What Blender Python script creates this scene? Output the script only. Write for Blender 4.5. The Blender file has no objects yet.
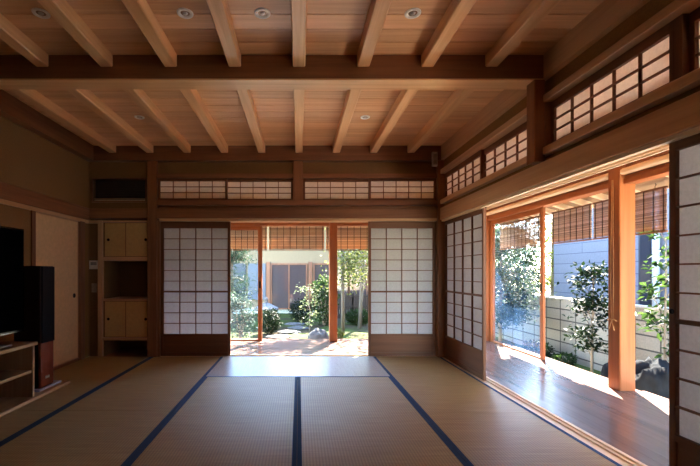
import bpy, bmesh, math, random
from mathutils import Vector, Matrix, noise
R = math.radians
scn = bpy.context.scene
COL = scn.collection
rng = random.Random(11)

# ------------------------------------------------------------------ materials
def lin(c):
    f = lambda v: v / 12.92 if v <= 0.04045 else ((v + 0.055) / 1.055) ** 2.4
    return tuple(f(v / 255.0) for v in c) + (1.0,)

class NT:
    def __init__(self, name):
        self.m = bpy.data.materials.new(name); self.m.use_nodes = True
        self.t = self.m.node_tree; self.t.nodes.clear()
        self.out = self.t.nodes.new('ShaderNodeOutputMaterial')
    def n(self, typ, **kw):
        nd = self.t.nodes.new(typ)
        for k, v in kw.items():
            if k.startswith('i_'):
                nd.inputs[k[2:].replace('_', ' ')].default_value = v
            else:
                setattr(nd, k, v)
        return nd
    def l(self, a, ao, b, bi):
        self.t.links.new(a.outputs[ao], b.inputs[bi])
    def surf(self, nd, o=0):
        self.t.links.new(nd.outputs[o], self.out.inputs['Surface'])
    def pbsdf(self, **kw):
        b = self.n('ShaderNodeBsdfPrincipled')
        for k, v in kw.items():
            b.inputs[k].default_value = v
        return b

def ramp(T, stops):
    r = T.n('ShaderNodeValToRGB')
    e = r.color_ramp.elements
    while len(e) < len(stops): e.new(0.5)
    for el, (p, c) in zip(e, stops):
        el.position = p; el.color = c
    return r

MC = {}
def wood(key, dark, light, axis='X', rough=0.5, var=0.12, spec=0.35, fine=28.0, island=False):
    k = (key, axis)
    if k in MC: return MC[k]
    T = NT(key + '_' + axis)
    tc = T.n('ShaderNodeTexCoord')
    geo = T.n('ShaderNodeNewGeometry'); oi = T.n('ShaderNodeObjectInfo')
    # random offset so no two pieces repeat
    off = T.n('ShaderNodeMath', operation='MULTIPLY'); off.inputs[1].default_value = 37.0
    if island: T.l(geo, 'Random Per Island', off, 0)
    else: T.l(oi, 'Random', off, 0)
    add = T.n('ShaderNodeVectorMath', operation='ADD')
    T.l(tc, 'Object', add, 0); T.l(off, 0, add, 1)
    mp = T.n('ShaderNodeMapping')
    s = [fine] * 3; s['XYZ'.index(axis)] = fine * 0.035
    mp.inputs['Scale'].default_value = s
    T.l(add, 0, mp, 'Vector')
    n1 = T.n('ShaderNodeTexNoise', i_Scale=1.0, i_Detail=6.0, i_Roughness=0.62, i_Distortion=0.5)
    T.l(mp, 0, n1, 'Vector')
    mp2 = T.n('ShaderNodeMapping'); s2 = [3.2] * 3; s2['XYZ'.index(axis)] = 0.22
    mp2.inputs['Scale'].default_value = s2
    T.l(add, 0, mp2, 'Vector')
    n2 = T.n('ShaderNodeTexNoise', i_Scale=1.0, i_Detail=3.0, i_Distortion=1.2)
    T.l(mp2, 0, n2, 'Vector')
    mx = T.n('ShaderNodeMix', data_type='FLOAT'); mx.inputs[0].default_value = 0.45
    T.l(n1, 0, mx, 2); T.l(n2, 0, mx, 3)
    r = ramp(T, [(0.36, lin(dark)), (0.64, lin(light))])
    T.l(mx, 0, r, 0)
    hv = T.n('ShaderNodeHueSaturation')
    mr = T.n('ShaderNodeMapRange'); mr.inputs['To Min'].default_value = 1 - var; mr.inputs['To Max'].default_value = 1 + var
    if island: T.l(geo, 'Random Per Island', mr, 0)
    else: T.l(oi, 'Random', mr, 0)
    T.l(mr, 0, hv, 'Value'); T.l(r, 0, hv, 'Color')
    b = T.pbsdf(Roughness=rough); b.inputs['Specular IOR Level'].default_value = spec
    T.l(hv, 0, b, 'Base Color')
    bp = T.n('ShaderNodeBump', i_Strength=0.12, i_Distance=0.004)
    T.l(n1, 0, bp, 'Height'); T.l(bp, 0, b, 'Normal')
    T.surf(b); MC[k] = T.m
    return T.m

def plain(key, c, rough=0.5, metal=0.0, spec=0.4, nz=0.06, scale=30.0, bump=0.0):
    if key in MC: return MC[key]
    T = NT(key)
    tc = T.n('ShaderNodeTexCoord')
    n = T.n('ShaderNodeTexNoise', i_Scale=scale, i_Detail=5.0); T.l(tc, 'Object', n, 'Vector')
    f = lambda k: tuple(max(0, min(255, v * k)) for v in c)
    r = ramp(T, [(0.3, lin(f(1 - nz))), (0.7, lin(f(1 + nz)))])
    T.l(n, 0, r, 0)
    b = T.pbsdf(Roughness=rough, Metallic=metal); b.inputs['Specular IOR Level'].default_value = spec
    T.l(r, 0, b, 'Base Color')
    if bump:
        bp = T.n('ShaderNodeBump', i_Strength=bump, i_Distance=0.01); T.l(n, 0, bp, 'Height'); T.l(bp, 0, b, 'Normal')
    T.surf(b); MC[key] = T.m
    return T.m

def paper_mat(key='washi_paper', ca=(198, 198, 198), cb=(214, 214, 214), tf=.47):
    T = NT(key)
    tc = T.n('ShaderNodeTexCoord')
    n = T.n('ShaderNodeTexNoise', i_Scale=55.0, i_Detail=6.0, i_Roughness=0.7); T.l(tc, 'Object', n, 'Vector')
    r = ramp(T, [(0.3, lin(ca)), (0.7, lin(cb))]); T.l(n, 0, r, 0)
    d = T.n('ShaderNodeBsdfDiffuse'); t = T.n('ShaderNodeBsdfTranslucent')
    T.l(r, 0, d, 'Color'); T.l(r, 0, t, 'Color')
    m = T.n('ShaderNodeMixShader'); m.inputs[0].default_value = tf
    T.l(d, 0, m, 1); T.l(t, 0, m, 2); T.surf(m)
    return T.m

def glass_mat(key, tint, dust, dustcol):
    T = NT(key)
    tr = T.n('ShaderNodeBsdfTransparent'); tr.inputs[0].default_value = tint
    gl = T.n('ShaderNodeBsdfGlossy'); gl.inputs['Roughness'].default_value = 0.02
    fr = T.n('ShaderNodeFresnel'); fr.inputs['IOR'].default_value = 1.5
    gb = T.n('ShaderNodeNewGeometry'); io = T.n('ShaderNodeMapRange'); io.inputs['To Min'].default_value = 1.22; io.inputs['To Max'].default_value = 1 / 1.22
    T.l(gb, 'Backfacing', io, 0); T.l(io, 0, fr, 'IOR')     # the same reflectance from both faces of the pane
    m = T.n('ShaderNodeMixShader'); T.l(fr, 0, m, 0); T.l(tr, 0, m, 1); T.l(gl, 0, m, 2)
    # thin film of dust and water marks that scatters daylight
    tc = T.n('ShaderNodeTexCoord')
    n = T.n('ShaderNodeTexNoise', i_Scale=2.2, i_Detail=4.0, i_Distortion=0.8); T.l(tc, 'Object', n, 'Vector')
    r = T.n('ShaderNodeMapRange'); r.inputs['From Min'].default_value = 0.35; r.inputs['From Max'].default_value = 0.7
    r.inputs['To Min'].default_value = dust * 0.5; r.inputs['To Max'].default_value = dust * 1.5
    T.l(n, 0, r, 0)
    d = T.n('ShaderNodeBsdfTranslucent'); d.inputs[0].default_value = dustcol
    d2 = T.n('ShaderNodeBsdfDiffuse'); d2.inputs[0].default_value = dustcol
    dm = T.n('ShaderNodeMixShader'); dm.inputs[0].default_value = 0.5; T.l(d, 0, dm, 1); T.l(d2, 0, dm, 2)
    m2 = T.n('ShaderNodeMixShader'); T.l(r, 0, m2, 0); T.l(m, 0, m2, 1); T.l(dm, 0, m2, 2)
    T.surf(m2)
    return T.m

def tatami_mat_mat(key, run, ca=(178, 152, 100), cb=(204, 180, 124), rough=.42, ior=1.5, spec=.28):
    """run: axis the rushes run along."""
    T = NT(key)
    tc = T.n('ShaderNodeTexCoord')
    w = T.n('ShaderNodeTexWave', wave_type='BANDS', bands_direction=('Y' if run == 'X' else 'X'), wave_profile='SIN')
    w.inputs['Scale'].default_value = 34.0; w.inputs['Distortion'].default_value = 0.0
    T.l(tc, 'Object', w, 'Vector')
    w2 = T.n('ShaderNodeTexWave', wave_type='BANDS', bands_direction=('X' if run == 'X' else 'Y'), wave_profile='SIN')
    w2.inputs['Scale'].default_value = 17.0
    T.l(tc, 'Object', w2, 'Vector')
    mul = T.n('ShaderNodeMath', operation='MULTIPLY'); T.l(w, 1, mul, 0); T.l(w2, 1, mul, 1)
    mp = T.n('ShaderNodeMapping'); mp.inputs['Scale'].default_value = (3, 60, 1) if run == 'X' else (60, 3, 1)
    T.l(tc, 'Object', mp, 'Vector')
    n = T.n('ShaderNodeTexNoise', i_Scale=1.0, i_Detail=4.0); T.l(mp, 0, n, 'Vector')
    r = ramp(T, [(0.25, lin(ca)), (0.75, lin(cb))]); T.l(n, 0, r, 0)
    mx = T.n('ShaderNodeMix', data_type='RGBA', blend_type='MULTIPLY'); mx.inputs[0].default_value = 0.6
    r2 = ramp(T, [(0.0, (0.45, 0.42, 0.36, 1)), (0.6, (1, 1, 1, 1))]); T.l(mul, 0, r2, 0)
    T.l(r, 0, mx, 6); T.l(r2, 0, mx, 7)
    b = T.pbsdf(Roughness=rough, IOR=ior); b.inputs['Specular IOR Level'].default_value = spec
    b.inputs['Anisotropic'].default_value = 0.85
    tg = T.n('ShaderNodeCombineXYZ'); tg.inputs[0].default_value = 1.0 if run == 'X' else 0.0; tg.inputs[1].default_value = 0.0 if run == 'X' else 1.0
    T.l(tg, 0, b, 'Tangent')
    T.l(mx, 2, b, 'Base Color')
    bp = T.n('ShaderNodeBump', i_Strength=0.25, i_Distance=0.002); T.l(mul, 0, bp, 'Height'); T.l(bp, 0, b, 'Normal')
    T.surf(b)
    return T.m

def leaf_mat(key, c1, c2, trans=0.45, rough=0.4):
    if key in MC: return MC[key]
    T = NT(key)
    geo = T.n('ShaderNodeNewGeometry')
    c1 = [v * .78 for v in c1]; c2 = [v * .78 for v in c2]
    r = ramp(T, [(0.0, lin(c1)), (1.0, lin(c2))]); T.l(geo, 'Random Per Island', r, 0)
    b = T.pbsdf(Roughness=.55); b.inputs['Specular IOR Level'].default_value = 0.1
    T.l(r, 0, b, 'Base Color')
    t = T.n('ShaderNodeBsdfTranslucent')
    h = T.n('ShaderNodeHueSaturation'); h.inputs['Saturation'].default_value = 1.1; h.inputs['Value'].default_value = 1.5
    T.l(r, 0, h, 'Color'); T.l(h, 0, t, 'Color')
    m = T.n('ShaderNodeMixShader'); m.inputs[0].default_value = trans; T.l(b, 0, m, 1); T.l(t, 0, m, 2)
    T.surf(m); MC[key] = T.m
    return T.m

def block_mat():
    T = NT('concrete_block')
    tc = T.n('ShaderNodeTexCoord')
    sp = T.n('ShaderNodeSeparateXYZ'); T.l(tc, 'Object', sp, 0)
    cb = T.n('ShaderNodeCombineXYZ'); T.l(sp, 1, cb, 0); T.l(sp, 2, cb, 1)
    br = T.n('ShaderNodeTexBrick'); br.offset = 0.0
    br.inputs['Scale'].default_value = 1.0; br.inputs['Brick Width'].default_value = 0.4; br.inputs['Row Height'].default_value = 0.2
    br.inputs['Mortar Size'].default_value = 0.012; br.inputs['Mortar Smooth'].default_value = 0.1
    br.inputs['Color1'].default_value = lin((158, 149, 133)); br.inputs['Color2'].default_value = lin((146, 138, 124)); br.inputs['Mortar'].default_value = lin((78, 74, 68))
    T.l(cb, 0, br, 'Vector')
    n = T.n('ShaderNodeTexNoise', i_Scale=40.0, i_Detail=6.0); T.l(tc, 'Object', n, 'Vector')
    mx = T.n('ShaderNodeMix', data_type='RGBA', blend_type='OVERLAY'); mx.inputs[0].default_value = 0.3
    T.l(br, 0, mx, 6); T.l(n, 0, mx, 7)
    b = T.pbsdf(Roughness=0.9); b.inputs['Specular IOR Level'].default_value = .1; T.l(mx, 2, b, 'Base Color')
    bp = T.n('ShaderNodeBump', i_Strength=0.5, i_Distance=0.01, invert=True); T.l(br, 1, bp, 'Height'); T.l(bp, 0, b, 'Normal')
    T.surf(b); return T.m

def siding_mat():
    T = NT('cement_siding')
    tc = T.n('ShaderNodeTexCoord')
    sp = T.n('ShaderNodeSeparateXYZ'); T.l(tc, 'Object', sp, 0)
    cb = T.n('ShaderNodeCombineXYZ'); T.l(sp, 1, cb, 0); T.l(sp, 2, cb, 1)
    br = T.n('ShaderNodeTexBrick'); br.offset = 0.5
    br.inputs['Scale'].default_value = 1.0; br.inputs['Brick Width'].default_value = 3.0; br.inputs['Row Height'].default_value = 0.235
    br.inputs['Mortar Size'].default_value = 0.008; br.inputs['Mortar Smooth'].default_value = 0.3
    br.inputs['Color1'].default_value = lin((104, 106, 114)); br.inputs['Color2'].default_value = lin((98, 100, 108)); br.inputs['Mortar'].default_value = lin((64, 70, 84))
    T.l(cb, 0, br, 'Vector')
    n = T.n('ShaderNodeTexNoise', i_Scale=25.0, i_Detail=6.0); T.l(tc, 'Object', n, 'Vector')
    mx = T.n('ShaderNodeMix', data_type='RGBA', blend_type='OVERLAY'); mx.inputs[0].default_value = 0.2
    T.l(br, 0, mx, 6); T.l(n, 0, mx, 7)
    b = T.pbsdf(Roughness=0.7); b.inputs['Specular IOR Level'].default_value = .15; T.l(mx, 2, b, 'Base Color'); T.surf(b); return T.m

def moss_ground():
    T = NT('mossy_earth')
    tc = T.n('ShaderNodeTexCoord')
    n = T.n('ShaderNodeTexNoise', i_Scale=1.3, i_Detail=5.0, i_Roughness=0.6); T.l(tc, 'Object', n, 'Vector')
    r = ramp(T, [(0.40, lin((62, 54, 42))), (0.5, lin((60, 64, 34))), (0.62, lin((66, 80, 36)))]); T.l(n, 0, r, 0)
    n2 = T.n('ShaderNodeTexNoise', i_Scale=60.0, i_Detail=6.0); T.l(tc, 'Object', n2, 'Vector')
    mx = T.n('ShaderNodeMix', data_type='RGBA', blend_type='OVERLAY'); mx.inputs[0].default_value = 0.5
    T.l(r, 0, mx, 6); T.l(n2, 0, mx, 7)
    b = T.pbsdf(Roughness=0.95); b.inputs['Specular IOR Level'].default_value = .08; T.l(mx, 2, b, 'Base Color')
    bp = T.n('ShaderNodeBump', i_Strength=0.8, i_Distance=0.03); T.l(n2, 0, bp, 'Height'); T.l(bp, 0, b, 'Normal')
    T.surf(b); return T.m

def plaster(key, c):
    return plain(key, c, rough=0.95, spec=0.1, nz=0.05, scale=90.0, bump=0.15)

# timber palettes
def ceil_board(a): return wood('ceiling_cedar', (208, 154, 106), (238, 190, 138), a, 0.42, 0.10, spec=.5, island=True)
def joistw(a): return wood('joist_pine', (216, 162, 108), (244, 198, 142), a, 0.38, 0.07, spec=.5)
def beamw(a): return wood('beam_cedar', (184, 138, 96), (214, 170, 124), a, 0.34, 0.05, spec=.5)
def darkw(a): return wood('darker_wood_and_shade', (112, 70, 44), (146, 98, 66), a, 0.3, 0.05, spec=.5)  # darker wood; on the crossbeam front it stands in for shade
def postw(a): return wood('post_cedar', (120, 76, 48), (156, 104, 68), a, 0.45, 0.06)
def shojiw(a): return wood('shoji_cedar', (98, 58, 36), (128, 80, 50), a, 0.5, 0.05)
def orangew(a): return wood('glazing_timber', (138, 78, 42), (172, 106, 62), a, 0.42, 0.06)
def palew(a): return wood('pale_cypress', (226, 198, 160), (242, 220, 186), a, 0.4, 0.04)
def deckw(a): return wood('veranda_deck', (92, 70, 62), (124, 97, 86), a, 0.24, 0.10, spec=0.3, island=True)
def tvw(a): return wood('media_oak', (150, 118, 84), (184, 150, 112), a, 0.5, 0.05)
PAPER = paper_mat()
TPAPER = paper_mat('transom_paper', (222, 210, 202), (236, 226, 216), .66)
GLASS = glass_mat('window_glass', (0.975, 0.985, 0.995, 1), 0.045, lin((110, 165, 235)))
GLASSB = glass_mat('garden_side_glass', (0.95, 0.965, 0.975, 1), 0.002, lin((150, 180, 220)))
PLASTER = plaster('olive_earth_plaster', (138, 106, 68))
UPPER = plaster('brown_earth_plaster', (128, 96, 62))
FUSUMA = plain('fusuma_paper', (226, 190, 142), rough=0.8, spec=0.15, nz=0.03)
DOORP = plain('cupboard_paper', (200, 162, 104), rough=0.8, spec=0.15, nz=0.03)
BLACK = plain('black_lacquer', (14, 12, 13), rough=0.25)
DARKM = plain('dark_metal', (36, 32, 30), rough=0.45, metal=0.6)
PULL = plain('dark_bronze', (30, 22, 18), rough=0.4, metal=0.7)

# ------------------------------------------------------------------ mesh builder
class MB:
    def __init__(self):
        self.v = []; self.f = []; self.smooth = False
    def box(self, x0, x1, y0, y1, z0, z1, c=0.0):
        """box, with long edges chamfered by c"""
        if c <= 0 or min(x1 - x0, y1 - y0, z1 - z0) < 2.5 * c:
            b = len(self.v)
            self.v += [(x0, y0, z0), (x1, y0, z0), (x1, y1, z0), (x0, y1, z0), (x0, y0, z1), (x1, y0, z1), (x1, y1, z1), (x0, y1, z1)]
            self.f += [tuple(b + i for i in q) for q in ((0, 3, 2, 1), (4, 5, 6, 7), (0, 1, 5, 4), (1, 2, 6, 5), (2, 3, 7, 6), (3, 0, 4, 7))]
            return self
        d = (x1 - x0, y1 - y0, z1 - z0); a = d.index(max(d))
        lo = (x0, y0, z0); hi = (x1, y1, z1)
        u, w = [(1, 2), (2, 0), (0, 1)][a]
        pr = [(lo[u] + c, lo[w]), (hi[u] - c, lo[w]), (hi[u], lo[w] + c), (hi[u], hi[w] - c), (hi[u] - c, hi[w]), (lo[u] + c, hi[w]), (lo[u], hi[w] - c), (lo[u], lo[w] + c)]
        b = len(self.v)
        for t in (lo[a], hi[a]):
            for p in pr:
                q = [0, 0, 0]; q[a] = t; q[u] = p[0]; q[w] = p[1]
                self.v.append(tuple(q))
        for i in range(8):
            j = (i + 1) % 8
            self.f.append((b + i, b + j, b + 8 + j, b + 8 + i))
        self.f.append(tuple(b + i for i in reversed(range(8))))
        self.f.append(tuple(b + 8 + i for i in range(8)))
        return self
    def tube(self, pts, rad, n=8, cap=True):
        pts = [Vector(p) for p in pts]
        rads = rad if isinstance(rad, (list, tuple)) else [rad] * len(pts)
        b = len(self.v)
        for i, p in enumerate(pts):
            d = (pts[min(i + 1, len(pts) - 1)] - pts[max(i - 1, 0)]).normalized()
            up = Vector((0, 0, 1)) if abs(d.z) < 0.9 else Vector((1, 0, 0))
            s = d.cross(up).normalized(); t = s.cross(d).normalized()
            for k in range(n):
                a = 2 * math.pi * k / n
                self.v.append(tuple(p + (s * math.cos(a) + t * math.sin(a)) * rads[i]))
        for i in range(len(pts) - 1):
            for k in range(n):
                k2 = (k + 1) % n
                self.f.append((b + i * n + k, b + i * n + k2, b + (i + 1) * n + k2, b + (i + 1) * n + k))
        if cap:
            self.f.append(tuple(b + k for k in reversed(range(n))))
            e = b + (len(pts) - 1) * n
            self.f.append(tuple(e + k for k in range(n)))
        return self
    def lathe(self, prof, c=(0, 0, 0), n=24, axis='Z'):
        b = len(self.v)
        def mk(r, h, a):
            x, y = r * math.cos(a), r * math.sin(a)
            if axis == 'Z': q = (x, y, h)
            elif axis == 'Y': q = (x, h, y)
            else: q = (h, x, y)
            return tuple(q[i] + c[i] for i in range(3))
        for r, h in prof:
            for k in range(n): self.v.append(mk(max(r, 1e-5), h, 2 * math.pi * (k + .5) / n))
        for i in range(len(prof) - 1):
            for k in range(n):
                k2 = (k + 1) % n
                self.f.append((b + i * n + k, b + i * n + k2, b + (i + 1) * n + k2, b + (i + 1) * n + k))
        return self
    def prism(self, poly, a0, a1, axis='Y'):
        """poly in the two other axes, extruded along axis"""
        b = len(self.v); n = len(poly)
        for t in (a0, a1):
            for p in poly:
                if axis == 'Y': self.v.append((p[0], t, p[1]))
                elif axis == 'X': self.v.append((t, p[0], p[1]))
                else: self.v.append((p[0], p[1], t))
        for i in range(n):
            j = (i + 1) % n
            self.f.append((b + i, b + j, b + n + j, b + n + i))
        self.f.append(tuple(b + i for i in reversed(range(n))))
        self.f.append(tuple(b + n + i for i in range(n)))
        return self
    def leaf(self, c, d, nrm, L, W):
        """a folded leaf: four points along and beside its midrib"""
        d = d.normalized(); s = d.cross(nrm)
        if s.length < 1e-4: s = d.cross(Vector((0.3, 0.5, 0.8)))
        s.normalize(); n = s.cross(d)
        b = len(self.v); c = Vector(c)
        self.v += [tuple(c), tuple(c + d * L * .45 + s * W * .5 + n * W * .15), tuple(c + d * L - n * L * .08), tuple(c + d * L * .45 - s * W * .5 + n * W * .15)]
        self.f += [(b, b + 1, b + 2), (b, b + 2, b + 3)]
    def mesh(self, name):
        m = bpy.data.meshes.new(name)
        m.from_pydata(self.v, [], self.f)
        bm = bmesh.new(); bm.from_mesh(m)
        bmesh.ops.recalc_face_normals(bm, faces=bm.faces)
        bm.to_mesh(m); bm.free()
        if self.smooth:
            for p in m.polygons: p.use_smooth = True
        m.update()
        return m
    def build(self, name, mat, parent=None, label=None, smooth=False):
        self.smooth = smooth
        o = bpy.data.objects.new(name, self.mesh(name))
        o.data.materials.append(mat)
        COL.objects.link(o)
        if parent: o.parent = parent
        if label: o['label'] = label
        return o

def B(*a, **k): return MB().box(*a, **k)

def tag(o, label=None, cat=None, group=None, kind=None):
    if label: o['label'] = label
    if cat: o['category'] = cat
    if group: o['group'] = group
    if kind: o['kind'] = kind
    return o
def thing(name, label, cat, loc=(0, 0, 0), rz=0, group=None):
    o = bpy.data.objects.new(name, None); COL.objects.link(o)
    o.location = loc; o.rotation_euler = (0, 0, rz); o.empty_display_size = 0.1
    return tag(o, label, cat, group, 'thing')
def struct(name, mb, mat, label, cat):
    o = mb.build(name, mat)
    return tag(o, label, cat, None, 'structure')
def copy_thing(root, loc, rz, label, group=None):
    r = root.copy(); COL.objects.link(r); r.location = loc; r.rotation_euler = (0, 0, rz)
    r['label'] = label
    if group: r['group'] = group
    for ch in list(root.children):
        c = ch.copy(); COL.objects.link(c); c.parent = r
        for g in list(ch.children):
            d = g.copy(); COL.objects.link(d); d.parent = c
    return r

# ------------------------------------------------------------------ dimensions
XL, XR, YB, YN = -2.69, 1.80, 5.0, -1.25         # room faces: left, right, back, near
CZ = 2.67                                         # ceiling underside
GX, GY = 3.0, 6.2                                 # glazing lines of the veranda
_tn = [0]
def trim(mb, mat, label, cat='timber trim'):
    _tn[0] += 1
    return struct('trim_%d' % _tn[0], mb, mat, label, cat)

# ------------------------------------------------------------------ room shell
mb = MB()
y = YN
while y < YB + 0.1:
    y1 = min(y + 0.147, YB + 0.1)
    mb.box(XL - .1, XR + .12, y, y1 - 0.007, CZ, CZ + 0.02)
    y += 0.147
mb.box(XL - .1, XR + .12, YN, YB + .1, CZ + .021, CZ + .06)
struct('ceiling', mb, ceil_board('X'), 'boarded cedar ceiling with planks laid crosswise above the joists', 'ceiling')

struct('floor', B(XL - .1, XR, YN, YB + .12, -0.3, -0.05), plain('subfloor', (120, 95, 70)), 'hidden timber subfloor under the tatami mats', 'floor')

# left wall with its sliding closet door
mb = B(XL - .1, XL, YN, 3.93, 0, CZ).box(XL - .1, XL, 4.9, YB, 0, CZ).box(XL - .1, XL, 3.93, 4.9, 1.74, CZ).box(XL - .1, XL - .06, 3.93, 4.9, 0, 1.74)
struct('wall_left', mb, PLASTER, 'earth plastered wall behind the television and the closet door', 'wall')
trim(B(XL, XL + .03, YN, YB, 1.735, 1.885, c=.004), postw('Y'), 'horizontal nageshi rail along the plaster wall over the closet door', 'rail')
trim(B(XL, XL + .018, YN, YB - .02, 1.695, 1.735), beamw('Y'), 'paler lintel strip under the rail of the closet wall', 'rail')
trim(B(XL - .05, XL + .02, 4.79, 4.90, 0, 1.70, c=.004), postw('Z'), 'reddish door post between the closet door and the room corner', 'post')
trim(B(XL - .05, XL + .015, 3.93, 3.985, 0, 1.70), shojiw('Z'), 'dark slim door jamb at the television side of the closet door', 'post')
trim(B(XL - .05, XL + .012, 3.985, 4.79, 0, 0.03), postw('Y'), 'low wooden threshold under the closet door', 'sill')
struct('baseboard_left', B(XL, XL + .012, YN, 3.93, 0, 0.04), postw('Y'), 'low wooden baseboard behind the television stand', 'baseboard')
trim(B(XL, XL + .10, YN, YB - .05, 2.486, CZ), darkw('Y'), 'wall plate timber along the top of the plaster wall', 'beam')

# back wall: posts and rails
trim(B(-1.925, -1.805, 4.97, 5.12, 0, 2.486, c=.005), postw('Z'), 'full height post between the cupboards and the shoji', 'post')
trim(B(-1.805, -1.775, 4.99, 5.12, 0, 1.735), postw('Z'), 'slim jamb strip beside the closed shoji next to the cupboards', 'post')
trim(B(-.075, .05, 4.97, 5.12, 1.99, 2.486, c=.004), postw('Z'), 'short post between the two pairs of transom windows facing the camera', 'post')
trim(B(1.755, 1.86, 4.95, 5.12, 0, 2.486, c=.005), postw('Z'), 'corner post where the two shoji walls meet', 'post')
trim(B(XL, 1.92, 4.94, 5.12, 2.486, CZ), darkw('X'), 'wall plate timber carrying the far joist ends', 'beam')
mb = B(-1.805, -.075, 5.03, 5.12, 2.33, 2.486).box(.05, 1.755, 5.03, 5.12, 2.33, 2.486)
mb.box(XL, -1.925, 5.03, 5.12, 2.285, 2.486).box(XL, -1.925, 5.03, 5.12, 1.87, 1.97)
mb.box(XL, -2.655, 5.03, 5.12, 1.97, 2.285).box(-1.95, -1.925, 5.03, 5.12, 1.97, 2.285)
mb.box(XL, -2.56, 5.03, 5.12, 0, 1.735).box(XL - .1, -1.83, 5.47, 5.55, 0, CZ).box(XL - .1, XL, 5.0, 5.55, 0, CZ).box(XL - .1, -1.80, 5.10, 5.55, CZ, CZ + .05).box(-1.83, -1.80, 5.12, 5.55, 0, CZ)
struct('wall_back', mb, UPPER, 'brown earth plaster wall sections around the transoms and cupboards', 'wall')
trim(B(-1.805, -.075, 4.985, 5.1, 2.275, 2.33).box(.05, 1.755, 4.985, 5.1, 2.275, 2.33), postw('X'), 'head rail above the transom windows over the garden opening', 'rail')
trim(B(-1.805, 1.755, 4.965, 5.12, 1.925, 1.99, c=.004), postw('X'), 'sill rail under the transom windows over the garden opening', 'rail')
mb = B(XL + .03, 1.77, 4.975, 5.12, 1.76, 1.885, c=.004).box(-1.805, 1.76, 5.02, 5.12, 1.885, 1.925)
trim(mb, postw('X'), 'broad nageshi rail across the wall over the garden opening', 'rail')
mb = B(-1.775, 1.755, 4.985, 5.025, 1.725, 1.76).box(-1.775, 1.755, 5.075, 5.085, 1.725, 1.76).box(-1.775, 1.755, 5.12, 5.135, 1.725, 1.76).box(-1.775, 1.755, 5.02, 5.135, 1.742, 1.76)
trim(mb, beamw('X'), 'grooved head track over the shoji of the garden opening', 'rail')
mb = B(-1.805, 1.80, 5.0, 5.03, -.05, 0.0).box(-1.805, 1.80, 5.075, 5.085, -.05, 0.0).box(-1.805, 1.80, 5.12, 5.14, -.05, 0.0).box(-1.805, 1.80, 5.03, 5.14, -.05, -.012)
trim(mb, palew('X'), 'grooved sill track under the shoji of the garden opening', 'sill')

# right wall
trim(B(1.79, 1.92, YN, 4.94, 2.493, CZ), beamw('Y'), 'wall plate timber along the top of the veranda wall', 'beam')
struct('wall_right', B(1.83, 1.92, YN, 4.95, 2.37, 2.493).box(1.83, 1.92, YN, 4.95, 1.885, 1.93), PLASTER, 'narrow plaster bands above and below the veranda side transoms', 'wall')
trim(B(1.785, 1.90, YN, 2.87, 2.318, 2.372, c=.004).box(1.785, 1.90, 2.96, 4.95, 2.318, 2.372, c=.004), beamw('Y'), 'head rail above the veranda side transom windows', 'rail')
trim(B(1.782, 1.92, YN, 4.95, 1.935, 1.99, c=.004), beamw('Y'), 'sill rail under the veranda side transom windows', 'rail')
trim(B(1.78, 1.92, YN, 4.95, 1.735, 1.885, c=.004), beamw('Y'), 'broad nageshi rail above the open veranda side', 'rail')
mb = B(1.80, 1.835, YN, 4.95, 1.715, 1.735).box(1.872, 1.882, YN, 4.95, 1.715, 1.735).box(1.915, 1.93, YN, 4.95, 1.715, 1.735)
trim(mb, palew('Y'), 'pale grooved head track for the shoji of the veranda side', 'rail')
trim(B(1.72, 1.80, 2.865, 2.965, 1.885, 2.484, c=.004).box(1.80, 1.90, 2.862, 2.968, 1.99, 2.318), postw('Z'), 'hanging post under the crossbeam end on the veranda wall', 'post')
trim(B(1.84, 1.90, 1.88, 1.925, 1.99, 2.318), shojiw('Z'), 'slim mullion between near transom windows on the veranda wall', 'post')
mb = B(XR, 1.833, YN, 4.95, -.05, 0.0).box(1.873, 1.882, YN, 4.95, -.05, 0.0).box(1.915, 1.94, YN, 4.95, -.05, 0.0).box(1.833, 1.94, YN, 4.95, -.05, -.012)
trim(mb, palew('Y'), 'pale grooved sill track between the tatami and the veranda deck', 'sill')

# wall behind the camera
struct('wall_near', B(XL - .1, XR + .12, YN - .1, YN, 0, CZ).box(1.83, 1.92, YN, .05, 0, 1.735), postw('X'), 'unseen dark boarded wall behind the viewer, side piece added to block light', 'wall')  # unseen; dark tone and side piece added to keep light off the crossbeam

# ------------------------------------------------------------------ crossbeam and joists
cb_ = B(XL, 1.79, 2.87, 3.02, 2.494, CZ, c=.004).build('crossbeam', darkw('X'))  # front shade put into the dark wood colour
B(XL, 1.79, 2.868, 3.022, 2.484, 2.4945, c=.002).build('painted_bounce_strip', joistw('X'), cb_, 'added pale strip standing for bounce light on the underside')  # added strip; light bounced onto the underside put into its pale colour
tag(cb_, 'heavy crossbeam spanning the room, front shade and underside light put into its colours', 'beam', None, 'thing')
ordn = ['first', 'second', 'third', 'fourth', 'fifth', 'sixth', 'seventh', 'eighth', 'ninth']
jproto = {}
for sect, (ya, yb_, wname) in enumerate(((3.02, 4.945, 'between the crossbeam and the garden wall'), (YN, 2.875, 'running from the crossbeam to overhead'))):
    L = yb_ - ya
    for k in range(9):
        x = -1.88 - .47 + .47 * k
        lab = 'pale ceiling joist %s, %s from the television wall' % (wname, ordn[k])
        if k == 0:
            o = B(-.046, .046, 0, L, 0, 0.093, c=.006).build('ceiling_joist', joistw('Y'))
            tag(o, lab, 'joist', 'far ceiling joists' if sect == 0 else 'near ceiling joists', 'thing'); jproto[sect] = o
        else:
            o = jproto[sect].copy(); COL.objects.link(o); o['label'] = lab
        o.location = (x, ya, 2.580)

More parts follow.
